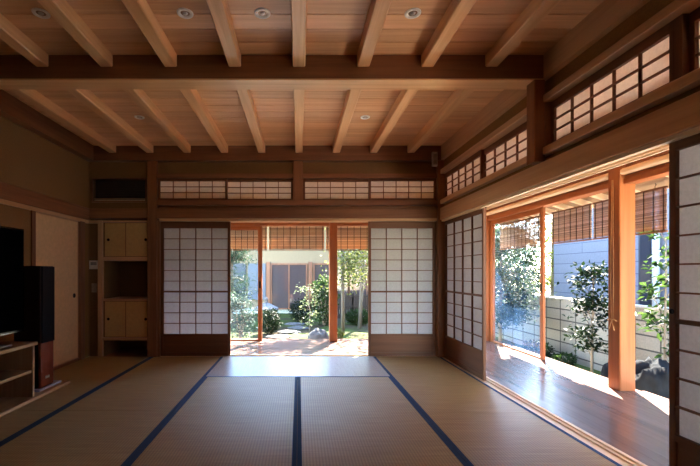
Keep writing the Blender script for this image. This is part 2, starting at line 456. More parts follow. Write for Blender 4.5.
# ------------------------------------------------------------------ downlights
lights = [(-1.586, 2.41, 'above the television side, on the near side of the crossbeam'), (-.70, 2.41, 'between third and fourth near joists'), (-.225, 2.41, 'between fourth and fifth near joists'),
          (.70, 2.41, 'between sixth and seventh near joists'), (-1.64, 4.03, 'beyond the crossbeam toward the closet'), (.68, 4.03, 'beyond the crossbeam toward the veranda')]
proto = None
for x, y, where in lights:
    lab = 'small round recessed downlight ' + where
    if proto is None:
        proto = thing('recessed_downlight', lab, 'ceiling light', (x, y, CZ), 0, 'recessed downlights')
        MB().lathe([(.027, .0), (.029, -.004), (.043, -.008), (.049, -.005), (.050, 0)], n=28).build('trim_ring', plain('downlight_ring', (246, 242, 234), rough=.4), proto, smooth=True)
        MB().lathe([(.0288, -.0008), (.020, -.0012), (.0, -.0012)], n=28).build('reflector', plain('downlight_reflector', (150, 128, 104), rough=.3, metal=.5), proto, smooth=True)
        MB().lathe([(.016, -.0014), (.014, -.006), (.006, -.010), (.0, -.010)], n=20).build('bulb', plain('frosted_bulb', (196, 190, 182), rough=.3), proto, smooth=True)
    else:
        copy_thing(proto, (x, y, CZ), 0, lab)

# ------------------------------------------------------------------ shoji
def shoji(name, label, cat, loc, rz, W, H, cols, rows, group=None, mid=None, skirt=0.0, stile=.034, top=.05, bot=.05, pull=False, z0=0.0, paper=None):
    """local x along the width, face toward -y"""
    t = thing(name, label, cat, loc, rz, group)
    th = .015
    for x0 in (0, W - stile):
        B(x0, x0 + stile, -th, th, z0, H, c=.003).build('stile', shojiw('Z'), t)
    B(stile, W - stile, -th, th, H - top, H).build('top_rail', shojiw('X'), t)
    B(stile, W - stile, -th, th, z0, z0 + bot).build('bottom_rail', shojiw('X'), t)
    pz0 = z0 + bot; pz1 = H - top
    if skirt:
        B(stile, W - stile, -.006, .006, z0 + bot, skirt - .03).build('skirt_board', shojiw('X'), t)
        B(stile, W - stile, -th, th, skirt - .03, skirt).build('skirt_rail', shojiw('X'), t)
        pz0 = skirt
    lt = MB()
    w = W - 2 * stile
    for i in range(1, cols):
        x = stile + w * i / cols
        lt.box(x - .0042, x + .0042, -.0115, .006, pz0, pz1)
    for j in range(1, rows):
        z = pz0 + (pz1 - pz0) * j / rows
        h = .0042 if j != mid else .011
        lt.box(stile, W - stile, -.0125 if j != mid else -.0145, .006, z - h, z + h)
    lt.build('lattice', shojiw('X'), t)
    B(stile, W - stile, .0065, .0072, pz0, pz1).build('paper', paper or PAPER, t)
    if pull:
        MB().lathe([(0, -.0165), (.010, -.0165), (.012, -.018), (.013, -.0155), (.013, -.0145)], c=(pull, 0, .89), n=20, axis='Y').build('finger_pull', PULL, t, smooth=True)
    return t

kw = dict(cols=4, rows=10, mid=4, skirt=.287, top=.095, bot=.05)
SH = 1.742
shoji('shoji_screen', 'sliding shoji screen beside the cupboards, closing the garden opening', 'shoji screen', (-1.775, 5.05, -.006), 0, .892, SH, group='shoji screens of the garden opening', **kw)
shoji('shoji_screen', 'sliding shoji screen facing the camera beside the corner post', 'shoji screen', (.892, 5.05, -.006), 0, .863, SH, group='shoji screens of the garden opening', **kw)
kw['top'] = .06
shoji('shoji_screen', 'sliding shoji screen at the far end of the veranda side', 'shoji screen', (1.853, 4.95, -.006), R(-90), 1.04, 1.738, group='shoji screens of the veranda side', **kw)
shoji('shoji_screen', 'near shoji screen of the veranda side, cut by the picture edge', 'shoji screen', (1.853, 1.95, -.006), R(-90), .95, 1.738, group='shoji screens of the veranda side', pull=.017, **kw)
shoji('shoji_screen', 'shoji screen of the veranda side beside the viewer, out of view', 'shoji screen', (1.897, 1.0, -.006), R(-90), .95, 1.738, group='shoji screens of the veranda side', **kw)
tk = dict(paper=TPAPER, cols=5, rows=3, top=.032, bot=.03, stile=.026, group='transom shoji windows')
for x0, W, yy, nm in ((-1.803, .885, 5.025, 'nearest the cupboards'), (-.945, .868, 5.062, 'just before the short middle post'), (.052, .87, 5.062, 'just past the short middle post'), (.895, .858, 5.025, 'next to the corner post')):
    shoji('transom_shoji', 'low transom shoji over the garden opening, ' + nm, 'transom window', (x0, yy, 1.991), 0, W, .283, **tk)
tk['top'] = .055
for ys, W, xx, nm in ((4.945, .98, 1.855, 'beside the corner post'), (3.985, 1.015, 1.885, 'just beyond the hanging post'), (2.86, .935, 1.855, 'just before the hanging post'), (1.88, .95, 1.885, 'nearest the camera')):
    shoji('transom_shoji', 'transom shoji on the veranda wall, ' + nm, 'transom window', (xx, ys, 1.991), R(-90), W, .326, **tk)
shoji('transom_shoji', 'transom shoji on the veranda wall behind the viewer', 'transom window', (1.855, .92, 1.991), R(-90), .95, .326, **tk)

# ------------------------------------------------------------------ tatami
TX = tatami_mat_mat('tatami_rush_crosswise', 'X'); TY = tatami_mat_mat('tatami_rush_painted_sheen', 'Y', (222, 224, 220), (236, 238, 234), .22, 3.0, .5)  # second mat material: sky sheen put into a near white base colour
HERI = plain('navy_cloth_border', (26, 66, 104), rough=.8, nz=.15, scale=200)
def tatami(x0, x1, y0, y1, label, long='Y', hl=True, hr=True):
    t = thing('tatami_mat', label, 'tatami mat', (x0, y0, -.05), 0, 'tatami mats')
    w, d = x1 - x0, y1 - y0; g = .0018; h = .029
    B(g, w - g, g, d - g, 0, .05).build('rush_surface', TX if long == 'Y' else TY, t)
    mb = MB()
    if long == 'Y':
        if hl: B(g * .6, h, g * .6, d - g * .6, .02, .0512).build('cloth_border', HERI, t)
        if hr: B(w - h, w - g * .6, g * .6, d - g * .6, .02, .0512).build('cloth_border', HERI, t)
    else:
        B(g * .6, w - g * .6, g * .6, .018, .02, .0512).build('cloth_border', HERI, t)
        B(g * .6, w - g * .6, d - .014, d - g * .6, .02, .0512).build('cloth_border', HERI, t)
c0, c1, c2, c3 = -1.87, -.965, -.012, .945
tatami(c1, c3, 4.03, 5.0, 'bright tatami mat laid crosswise at the garden opening, sheen put into its colour', 'X')
tatami(c0, c1, 3.05, 5.0, 'tatami mat running from the shoji by the cupboards into the room')
tatami(c0, c1, 1.12, 3.05, 'tatami mat in the foreground, second column from the television')
tatami(c3, XR, 3.0, 5.0, 'tatami mat in the corner between the two shoji walls')
tatami(c3, XR, 1.05, 3.0, 'tatami mat in the foreground along the veranda sill')
tatami(c1, c2, 2.08, 4.03, 'mat in front of the bright crosswise mat, on the cupboard side of the centre border')
tatami(c2, c3, 2.08, 4.03, 'mat in front of the bright crosswise mat, on the veranda side of the centre border')
tatami(XL, c0, 3.05, 5.0, 'tatami mat before the closet door and the cupboards', hl=False)
tatami(XL, c0, 1.12, 3.05, 'tatami mat under the television stand', hl=False)
tatami(c1, c2, .12, 2.08, 'mat nearest the camera, cupboard side of the centre border')
tatami(c2, c3, .12, 2.08, 'mat nearest the camera, veranda side of the centre border')
tatami(XL, c1, YN, 1.12, 'tatami mat behind the viewer along the television wall')
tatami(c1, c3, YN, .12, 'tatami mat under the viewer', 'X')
tatami(c3, XR, YN, 1.05, 'tatami mat behind the viewer along the veranda')

# ------------------------------------------------------------------ cupboards, closet door, switches, air conditioner
def pull(parent, x, y, z, axis='Y'):
    MB().lathe([(0, -.001), (.013, -.001), (.015, -.004), (.018, -.003), (.018, 0.0)], c=(x, y, z), n=24, axis=axis).build('round_pull', PULL, parent, smooth=True)
trim(B(-2.56, -2.505, 4.985, 5.12, 0, 1.735, c=.003), beamw('Z'), 'slim pale post framing the cupboards on the switch side', 'post')
trim(B(XL, -2.56, 5.0, 5.03, 1.70, 1.735).box(XL, -2.56, 5.0, 5.12, -.05, .0).box(-2.505, -1.925, 5.0, 5.03, 1.725, 1.735), beamw('X'), 'thin lintel strip above the upper cupboard', 'rail')
def cupboard(label, z0, z1, tb, bb):
    t = thing('wall_cupboard', label, 'cupboard', (-2.505, 5.0, z0))
    W, H = .58, z1 - z0
    mb = B(0, .012, .02, .46, 0, H).box(W - .012, W, .02, .46, 0, H).box(.012, W - .012, .45, .46, bb, H - tb)
    mb.build('carcass', UPPER, t)
    B(0, W, -.004, .46, 0, bb, c=.002).build('bottom_board', beamw('X'), t)
    B(0, W, .0, .46, H - tb, H, c=.002).build('top_board', beamw('X'), t)
    for i, (x0, x1, yy) in enumerate(((.008, .295, .028), (.285, .572, .012))):
        d = B(x0, x1, yy, yy + .014, bb, H - tb).build('sliding_door', DOORP, t)
        B(x0, x0 + .009, yy - .0015, yy, bb, H - tb).box(x1 - .009, x1, yy - .0015, yy, bb, H - tb).box(x0, x1, yy - .0015, yy, bb, bb + .009).box(x0, x1, yy - .0015, yy, H - tb - .009, H - tb).build('door_edging', postw('Z'), d)
        px_ = .06 if i == 0 else .545
        pull(d, px_, yy - .0005, bb + (H - bb - tb) * .5)
    return t
cupboard('upper built-in cupboard with two cream sliding doors above the niche', 1.225, 1.725, .012, .045)
cupboard('lower built-in cupboard with two cream sliding doors below the niche', .205, .735, .026, .035)
struct('wall_niche', B(-2.505, -2.495, 5.03, 5.462, .738, 1.222).box(-1.935, -1.925, 5.03, 5.462, .738, 1.222).box(-2.505, -2.495, 5.03, 5.462, 0, .202).box(-1.935, -1.925, 5.03, 5.462, 0, .202).box(-2.505, -1.925, 5.463, 5.47, 0, 1.735), UPPER, 'dark plaster lining of the open niche between the cupboards', 'wall')
struct('floor_niche', B(-2.505, -1.925, 5.0, 5.47, -.05, 0), postw('X'), 'dark boards under the lower cupboard', 'floor')
f = thing('closet_door', 'plain cream sliding closet door with a round dark pull', 'closet door', (XL, 3.985, .03)); f['kind'] = 'thing'
B(-.03, -.012, 0, .805, 0, 1.665).build('door_leaf', FUSUMA, f)
B(-.012, -.008, 0, .012, 0, 1.665).box(-.012, -.008, .793, .805, 0, 1.665).box(-.012, -.008, 0.012, .793, 0, .012).box(-.012, -.008, .012, .793, 1.653, 1.665).build('door_edging', beamw('Z'), f)
MB().lathe([(0, .001), (.019, .001), (.022, .005), (.027, .004), (.027, 0)], c=(-.012, .725, .765), n=24, axis='X').build('round_pull', PULL, f, smooth=True)

s = thing('control_panel', 'pale control panel on the narrow wall beside the cupboards', 'wall switch', (-2.629, 5.03, 1.17))
B(-.055, .055, -.014, 0, -.055, .055, c=.004).build('cover_plate', plain('ivory_plastic', (238, 224, 208), rough=.5), s)
B(-.038, .038, -.0155, -.014, -.005, .035).build('display', plain('grey_display', (150, 140, 128), rough=.3), s)
B(-.018, .018, -.016, -.014, -.04, -.018).build('button', plain('ivory_plastic', (238, 224, 208), rough=.5), s)
s = thing('light_switch', 'small tan light switch below the pale control panel', 'wall switch', (-2.625, 5.03, .875))
B(-.033, .033, -.008, 0, -.058, .058, c=.003).build('cover_plate', plain('tan_plastic', (176, 146, 118), rough=.5), s)
for i in range(2): B(-.014, .014, -.011, -.008, -.036 + .038 * i, -.003 + .038 * i).build('rocker', plain('tan_plastic2', (168, 140, 112), rough=.5), s)

a = thing('air_conditioner', 'dark recessed air conditioner grille above the cupboards', 'air conditioner', (-2.655, 5.03, 1.97))
W = .705; H = .315
fr = B(0, W, -.012, .0, H - .02, H).box(0, W, -.012, .0, 0, .018).box(0, .018, -.012, .0, .018, H - .02).box(W - .018, W, -.012, .0, .018, H - .02)
fr.build('frame', darkw('X'), a)
B(.018, W - .018, .05, .26, .018, H - .02).build('body', plain('ac_dark', (58, 46, 42), rough=.5), a)
for j in range(10):
    z = .06 + .023 * j
    MB().prism([(.004, z), (.030, z + .006), (.030, z + .012), (.004, z + .006)], .018, W - .018, 'X').build('louvre', plain('ac_slat', (62, 50, 46), rough=.45), a)
for z in (.044, .026):
    B(.03, W - .03, .0, .02, z, z + .006).build('outlet_vane', plain('ac_vane', (206, 180, 152), rough=.35, metal=.3), a)

w = thing('corner_speaker', 'small grey box mounted under the ceiling plate near the corner post', 'wall speaker', (1.70, 4.925, 2.405))
B(-.033, .033, -.03, .012, 0, .175, c=.006).build('housing', plain('speaker_taupe', (196, 178, 160), rough=.5), w)
gm = MB()
for i in range(9): gm.box(-.022, .022, -.032, -.030, .02 + .015 * i, .027 + .015 * i)
gm.build('grille', plain('speaker_dark', (84, 70, 60), rough=.6), w)
B(-.012, .012, .012, .022, .06, .11).build('bracket', DARKM, w)

# ------------------------------------------------------------------ television corner
p = B(XL + .03, -2.215, 1.3, 3.80, 0.0012, .026, c=.003).build('platform_board', tvw('Y'))
tag(p, 'long light wooden board on the tatami under the television stand and loudspeaker', 'board', None, 'thing')
t = thing('television_stand', 'low open wooden television stand with one shelf', 'television stand', (-2.66, 1.6, .0262))
D, L, H = .43, 1.72, .46
B(0, D, 0, L + .025, H - .028, H, c=.003).build('top', tvw('Y'), t)
B(0, D - .01, L - .022, L, 0, H - .028).build('side_panel', tvw('Z'), t)
B(0, D - .01, 0, .022, 0, H - .028).build('side_panel', tvw('Z'), t)
B(0, D - .02, .86, .882, 0, H - .028).build('divider', tvw('Z'), t)
B(0, D - .02, .882, L - .022, .205, .227).build('shelf', tvw('Y'), t)
B(0, D - .02, .022, .86, .205, .227).build('shelf', tvw('Y'), t)
B(0, .008, .022, L - .022, .0, H - .028).build('back_panel', wood('media_back_shade', (44, 32, 24), (62, 46, 34), 'Y'), t)  # shade inside the stand put into the dark back colour
t = thing('television', 'flat black television standing on the low wooden stand', 'television', (-2.40, 2.35, .4864))
B(-.02, 0, 0, 1.07, .075, .965, c=.004).build('bezel', BLACK, t)
B(-.0, .0025, .014, 1.056, .10, .95).build('screen', plain('tv_screen', (8, 8, 10), rough=.9, spec=.0, nz=0), t)
B(-.055, -.02, .2, .87, .2, .75, c=.01).build('rear_housing', BLACK, t)
B(-.03, -.01, .48, .59, .012, .09).build('stand_neck', BLACK, t)
B(-.13, .10, .28, .79, 0, .012, c=.003).build('stand_foot', plain('tv_foot', (96, 98, 104), rough=.3, metal=.7), t)
B(.0025, .004, .05, 1.02, .079, .085).build('chrome_strip', plain('chrome', (170, 172, 178), rough=.2, metal=1), t)
CHERRY = wood('cherry_veneer', (104, 38, 22), (136, 56, 34), 'Z', 0.25, 0.03, spec=.5)
q = thing('floor_speaker', 'tall loudspeaker with black grille and cherry red base', 'loudspeaker', (-2.30, 3.55, .0265))
B(-.235, .030, -.118, .195, 0, .018, c=.003).build('stand_plate', plain('steel_blue', (168, 182, 204), rough=.3, metal=.15), q)
B(-.22, .02, -.09, .092, .425, 1.105, c=.006).build('cabinet', wood('dark_veneer', (34, 16, 12), (52, 26, 18), 'Z', .35, .03), q)
B(-.22, .02, -.09, .092, .028, .425, c=.004).build('base_cabinet', CHERRY, q, 'glossy cherry red lower cabinet')
B(-.221, .0, -.0915, -.0898, .03, .42).build('side_cover', BLACK, q)
B(.02, .034, -.086, .088, .42, 1.10, c=.004).build('front_grille', plain('grille_cloth', (26, 26, 32), rough=.9, spec=.1, nz=.3, scale=400), q)
B(-.21, .01, -.085, .087, .018, .028).build('plinth', BLACK, q)
bd = MB()
for i, (yy, hh) in enumerate(((-.026, .018), (-.016, .012), (-.008, .020), (.002, .012), (.012, .012), (.021, .018))):
    bd.box(.0202, .0222, yy, yy + .006, .098, .098 + hh)
bd.box(.0202, .0222, -.026, .027, .094, .0975)
bd.build('badge', plain('pale_badge', (226, 214, 196), rough=.3), q, 'pale metal badge lettering')

# ------------------------------------------------------------------ veranda
mb = MB(); x = 1.94
while x < 3.09:
    x1 = min(x + .092, 3.10)
    for (ya, yb_) in ((YN, 1.1), (1.1, 3.9), (3.9, 6.30)):
        mb.box(x, x1 - .0012, ya, yb_ - .002, -.03, 0.0)
    x += .092
struct('floor_veranda_side', mb, deckw('Y'), 'polished dark deck boards of the veranda beside the room', 'floor')
mb = MB(); y = 5.14
while y < 6.29:
    y1 = min(y + .092, 6.30)
    for (xa, xb_) in ((-1.83, -.6), (-.6, 1.0), (1.0, 1.938)):
        mb.box(xa, xb_ - .002, y, y1 - .0012, -.03, 0.0)
    y += .092
struct('floor_veranda_garden', mb, deckw('X'), 'polished deck boards of the veranda beyond the garden opening', 'floor')
struct('floor_veranda_base', B(1.94, 3.12, YN, 6.32, -.14, -.032).box(-1.83, 1.94, 5.14, 6.32, -.14, -.032), postw('Y'), 'edge timber under the veranda deck', 'floor')
struct('ceiling_veranda', B(1.87, 3.12, YN, 6.3, 2.40, 2.44).box(-1.90, 1.87, 5.06, 6.3, 2.40, 2.44), ceil_board('Y'), 'cedar ceiling over the veranda', 'ceiling')
struct('wall_veranda_end', B(-1.90, -1.83, 5.55, 6.32, -.14, 2.4), UPPER, 'short plaster wall closing the end of the garden veranda', 'wall')

def gpost(x0, x1, y0, y1, lab): trim(B(x0, x1, y0, y1, -.03, 2.40, c=.006), orangew('Z'), lab, 'post')
gpost(2.907, 3.05, 3.55, 3.69, 'square orange timber post standing on the open side of the veranda')
gpost(2.93, 3.07, 6.13, 6.27, 'orange corner post of the glazed veranda')
gpost(2.93, 3.07, .9, 1.04, 'orange veranda post beside the viewer')
gpost(.475, .595, 6.08, 6.24, 'orange timber post standing in the garden opening')
gpost(-1.83, -1.75, 6.10, 6.24, 'orange post at the end of the garden veranda')
# glazing heads: frame, pale round rail and board above
for (ya, yb_, lab) in ((3.69, 6.13, 'far bay'), (1.04, 3.55, 'near bay')):
    trim(B(2.94, 3.06, ya, yb_, 1.875, 1.925, c=.004).box(2.955, 3.045, ya, yb_, 1.925, 1.95), orangew('Y'), 'orange timber head over the glazing of the veranda side, ' + lab, 'rail')
    trim(MB().tube([(2.935, ya + .002, 1.985), (2.935, yb_ - .002, 1.985)], .031, 14), palew('Y'), 'pale round rail above the glazing of the veranda side, ' + lab, 'rail')
    trim(B(2.955, 3.05, ya, yb_, 1.95, 2.40), postw('Y'), 'brown board over the glazing of the veranda side, ' + lab, 'board')
    trim(B(3.103, 3.13, ya, yb_, -.03, .002), deckw('Y'), 'deck edge strip outside the glazing of the veranda side, ' + lab, 'sill')
for (xa, xb_, lab) in ((.595, 2.93, 'bay beside the corner'), (-1.75, .475, 'bay beside the end wall')):
    trim(B(xa, xb_, 6.12, 6.22, 1.80, 1.93, c=.004).box(xa, xb_, 6.14, 6.2, 1.93, 2.40), orangew('X'), 'orange timber head over the garden glazing, ' + lab, 'rail')
    trim(B(xa, xb_, 6.303, 6.33, -.03, .002), deckw('X'), 'deck edge strip outside the garden glazing, ' + lab, 'sill')

def glass_door(label, loc, rz, W, H, stile=.062, gm=None):
    t = thing('sliding_glass_door', label, 'glass door', loc, rz, 'sliding glass doors of the veranda')
    for x0 in (0, W - stile): B(x0, x0 + stile, -.017, .017, 0, H, c=.004).build('stile', orangew('Z'), t)
    B(stile, W - stile, -.017, .017, H - .06, H).build('top_rail', orangew('X'), t)
    B(stile, W - stile, -.017, .017, 0, .018).build('bottom_rail', orangew('X'), t)
    B(stile, W - stile, -.002, .002, .018, H - .06).build('glass_pane', gm or GLASS, t)
    k = B(W - stile * .7, W - stile * .3, -.021, -.017, .82, .93).build('lock_plate', DARKM, t)
    B(W - stile * .58, W - stile * .42, -.026, -.021, .86, .89).build('latch', DARKM, k)
    return t
glass_door('glass door of the veranda side beside the corner post', (3.0, 6.125, .003), R(-90), 1.33, 1.868)
#glass_door('glass door of the veranda side stacked on the garden side, beside the corner post', (3.025, 6.125, .003), R(-90), 1.33, 1.868)
glass_door('glass door in the garden opening stacked on the room side', (-1.75, 6.147, .003), 0, 1.17, 1.793, gm=GLASSB)
glass_door('glass door in the garden opening stacked on the garden side', (-1.75, 6.20, .003), 0, 1.17, 1.793, gm=GLASSB)

# cord hanging on the veranda post
c = thing('shade_cord', 'thin pale cord looped on the orange veranda post', 'cord', (2.895, 3.63, .60))
for dy in (-.012, .012):
    MB().tube([(0.008, dy * .5, 1.33), (0.004, dy, .8), (0.004, dy * 1.4, .3), (.006, dy * .6, .02)], .0022, 6).build('cord_strand', plain('cord_tan', (205, 160, 110), rough=.7), c, smooth=True)
kb = MB().tube([(.004, -.05, .03), (0, -.02, .045), (0, 0, .03), (0, .02, .045), (.004, .05, .03)], .005, 6).tube([(0, 0, .03), (0, -.03, -.06)], .004, 6).tube([(0, 0, .03), (0, .03, -.05)], .004, 6)
kb.build('bow_knot', plain('cord_tan', (205, 160, 110)), c, smooth=True)

# eaves
ES = 3.50
rz_ = lambda d: 2.03 - .30 * d          # underside of the roof boarding at distance d from the glazing
mb = MB().prism([(GX + .1, rz_(.1)), (ES + .02, rz_(.52)), (ES + .02, rz_(.52) + .04), (GX + .1, rz_(.1) + .34)], YN, 6.75, 'Y')
mb.prism([(6.30, rz_(.1)), (6.75, rz_(.55)), (6.75, rz_(.55) + .04), (6.30, rz_(.1) + .34)], -1.9, 3.1, 'X')
struct('roof_eaves', mb, wood('eave_boards', (120, 92, 66), (150, 118, 86), 'Y'), 'boarded eaves over the outside of the veranda', 'roof')
proto = None
for i, yy in enumerate((5.9, 5.58, 5.26, 4.94, 4.62, 4.30, 3.98, 3.40, 3.08, 2.76)):
    lab = 'pale eave rafter end above the bamboo blinds, %s counting from the garden corner' % (ordn + ['tenth'])[i]
    if proto is None:
        proto = MB().prism([(.102, rz_(.102) - .001), (.47, rz_(.47) - .001), (.47, rz_(.47) - .06), (.102, rz_(.102) - .06)], -.022, .022, 'Y').build('eave_rafter', palew('X'))
        o = proto
        tag(o, lab, 'rafter', 'eave rafters', 'thing')
    else:
        o = proto.copy(); COL.objects.link(o); o['label'] = lab
    o.location = (GX, yy, 0)

# bamboo blinds
def bamboo_mat():
    T = NT('split_bamboo')
    geo = T.n('ShaderNodeNewGeometry')
    r = ramp(T, [(0.0, lin((158, 122, 88))), (.6, lin((200, 162, 122))), (1.0, lin((232, 202, 164)))]); T.l(geo, 'Random Per Island', r, 0)
    b = T.pbsdf(Roughness=.45); T.l(r, 0, b, 'Base Color')
    t = T.n('ShaderNodeBsdfTranslucent'); T.l(r, 0, t, 'Color')
    m = T.n('ShaderNodeMixShader'); m.inputs[0].default_value = .2; T.l(b, 0, m, 1); T.l(t, 0, m, 2); T.surf(m)
    return T.m
BAMB = bamboo_mat()
def blind(label, loc, rz, W, H):
    """local x width; hangs down from z=0 to -H"""
    t = thing('bamboo_blind', label, 'bamboo blind', loc, rz, 'bamboo blinds under the eaves')
    sl = MB(); n = int(H / .0078); r2 = random.Random(int(W * 1000) + len(label))
    for i in range(n):
        z = -.02 - (H - .04) * i / n
        dy = r2.uniform(-.001, .001); sk = r2.uniform(-.0008, .0008)
        sl.tube([(0, dy, z + sk), (W, -dy, z - sk)], .0033 + r2.uniform(0, .0006), 5)
    sl.build('slats', BAMB, t)
    for z in (-.014, -H):
        B(-.005, W + .005, -.008, .008, z, z + .016).build('edge_batten', wood('batten', (110, 70, 42), (150, 100, 62), 'X'), t)
    cd = MB(); k = max(4, int(W / .095))
    for i in range(k):
        x = .03 + (W - .06) * i / (k - 1)
        cd.box(x - .0038, x + .0038, -.0058, -.0040, -H, 0).box(x - .0038, x + .0038, .0040, .0058, -H, 0)
    cd.build('binding_cords', plain('blind_cord', (40, 30, 26), rough=.9), t)
    for x in (.12, W - .12):
        MB().tube([(x, 0, 0), (x, 0, .02), (x, .012, .035), (x, .0, .05)], .003, 6).build('hook', DARKM, t)
    return t
for ya, yb_, lab in ((6.55, 5.36, 'in the garden corner behind the sliding glass door'), (5.20, 4.50, 'in the middle of the far bay'), (4.47, 3.58, 'ending behind the square post'), (3.54, 2.62, 'just past the square post toward the camera')):
    blind('bamboo blind of the veranda side ' + lab, (3.36, ya, 1.865), R(-90), ya - yb_, .42)
for xa, xb_, lab in ((-1.48, -.53, 'behind the stacked glass doors'), (-.50, .42, 'in the middle of the opening'), (.45, 1.38, 'behind the standing post'), (1.41, 2.35, 'hidden toward the corner')):
    blind('bamboo blind of the garden opening ' + lab, (xa, 6.52, 1.885), 0, xb_ - xa, .45)

# ------------------------------------------------------------------ garden
def zg(x, y):
    t = max(0, min(1, (x - 1.2) / 2.2)); t = t * t * (3 - 2 * t)
    return -.24 - .26 * t + .035 * noise.noise(Vector((x * .8, y * .8, 3)))
mb = MB(); nx, ny = 70, 70; x0, x1, y0, y1 = -9, 14, -6, 18
for j in range(ny + 1):
    for i in range(nx + 1):
        x = x0 + (x1 - x0) * i / nx; y = y0 + (y1 - y0) * j / ny
        z = zg(x, y)
        if XL - .3 < x < 3.3 and y < 6.4: z = min(z, -.4)
        mb.v.append((x, y, z))
for j in range(ny):
    for i in range(nx):
        a = j * (nx + 1) + i
        mb.f.append((a, a + 1, a + nx + 2, a + nx + 1))
o = mb.build('ground', moss_ground(), smooth=True)
tag(o, 'mossy earth ground of the garden', 'ground', None, 'structure')

gv = MB().box(3.2, 4.75, -6, 2.35, -.52, -.44).box(3.2, 4.2, 2.35, 3.55, -.52, -.40).box(3.2, 3.56, 3.55, 5.5, -.52, -.40).box(3.2, 4.0, 5.5, 6.4, -.52, -.40).box(-1.9, 3.2, 6.4, 7.0, -.4, -.2)  # unseen pale strips added to bounce sunlight onto the ceiling
tag(gv.build('bounce_gravel_strip', plain('bounce_gravel_pale', (226, 220, 210), rough=.95, nz=.12, scale=120, bump=.6)), 'unseen strip of pale gravel added along the eaves to bounce sunlight indoors', 'gravel', None, 'stuff')
BARK = wood('tree_bark', (96, 84, 70), (146, 134, 116), 'Z', .85, .1, fine=40)
PBARK = wood('pale_bark', (84, 78, 68), (120, 113, 102), 'Z', .85, .1, fine=40)
def tree(name, label, cat, x, y, h, trunk, crown, nl, L, W, lm, bark, seed, group=None, stems=1, lean=0.0, branches=10, base=.3):
    """crown = (z0, z1, radius, vertical bias); leaves grow from the ends of real branches"""
    r = random.Random(seed); z = zg(x, y) - .03
    t = thing(name, label, cat, (x, y, z), 0, group)
    tips = []
    z0, z1, rad = crown
    for s_ in range(stems):
        a = r.uniform(0, 6.28); ln = lean if stems == 1 else .18
        pts = []
        for i in range(6):
            k = i / 5
            pts.append(Vector((math.cos(a) * ln * k * h + .03 * math.sin(3 * k + s_), math.sin(a) * ln * k * h + .03 * math.sin(4 * k), h * k)))
        MB().tube(pts, [trunk * (1 - .6 * i / 5) for i in range(6)], 8).build('trunk', bark, t, smooth=True)
        for b in range(branches):
            k = base + (1 - base) * (b + r.random()) / branches
            p0 = pts[0].lerp(pts[-1], k)
            i0 = min(4, int(k * 5)); p0 = pts[i0].lerp(pts[i0 + 1], k * 5 - i0)
            an = r.uniform(0, 6.28)
            zt = z0 + (z1 - z0) * min(1, max(0, (k - base) / (1 - base) + r.uniform(-.1, .25)))
            q = (zt - z0) / max(.01, z1 - z0); rr = rad * math.sqrt(max(.15, 1 - (2 * q - 1) ** 2)) * r.uniform(.6, 1)
            p2 = Vector((p0.x * .6 + math.cos(an) * rr, p0.y * .6 + math.sin(an) * rr, zt))
            p1 = p0.lerp(p2, .5) + Vector((0, 0, -.04 + .06 * r.random()))
            tips.append((p0, p1, p2))
    br = MB()
    for p0, p1, p2 in tips:
        br.tube([p0, p1, p2], [trunk * .38, trunk * .26, trunk * .1], 5)
    br.build('branches', bark, t, smooth=True)
    lf = MB()
    for i in range(nl):
        p0, p1, p2 = tips[r.randrange(len(tips))]
        k = r.uniform(.45, 1.05)
        c = (p0.lerp(p1, k * 2) if k < .5 else p1.lerp(p2, k * 2 - 1))
        sp = rad * .32
        c = c + Vector((r.gauss(0, sp), r.gauss(0, sp), r.gauss(0, sp * .55)))
        d = Vector((r.gauss(0, 1), r.gauss(0, 1), r.gauss(-.2, .5)))
        nm = Vector((r.gauss(0, .5), r.gauss(0, .5), 1))
        f = r.uniform(.7, 1.25)
        lf.leaf(c, d, nm, L * f, W * f)
    lf.build('foliage', lm, t)
    return t
def bush(name, label, x, y, rx, ry, rz, nl, L, W, lm, seed, group=None):
    r = random.Random(seed); z = zg(x, y)
    t = thing(name, label, 'shrub', (x, y, z), 0, group)
    st = MB()
    for i in range(9):
        a = 6.28 * i / 9
        st.tube([(0.02 * math.cos(a), .02 * math.sin(a), -.03), (rx * .4 * math.cos(a), ry * .4 * math.sin(a), rz * .8), (rx * .7 * math.cos(a), ry * .7 * math.sin(a), rz * 1.3)], [.012, .009, .004], 5)
    st.build('stems', BARK, t)
    lf = MB()
    for i in range(nl):
        d = Vector((r.gauss(0, 1), r.gauss(0, 1), r.gauss(0, 1))).normalized()
        k = r.uniform(.62, 1.0) * (1 + .16 * noise.noise(d * 2.3 + Vector((seed, 0, 0))))
        c = Vector((d.x * rx * k, d.y * ry * k, rz + d.z * rz * k))
        nm = (d + Vector((r.gauss(0, .4), r.gauss(0, .4), r.gauss(0, .4)))).normalized()
        dd = nm.cross(Vector((r.gauss(0, 1), r.gauss(0, 1), r.gauss(0, 1)))) + nm * .4
        f = r.uniform(.7, 1.2)
        if c.z > 0.0: lf.leaf(c, dd, nm, L * f, W * f)
    lf.build('foliage', lm, t)
    return t
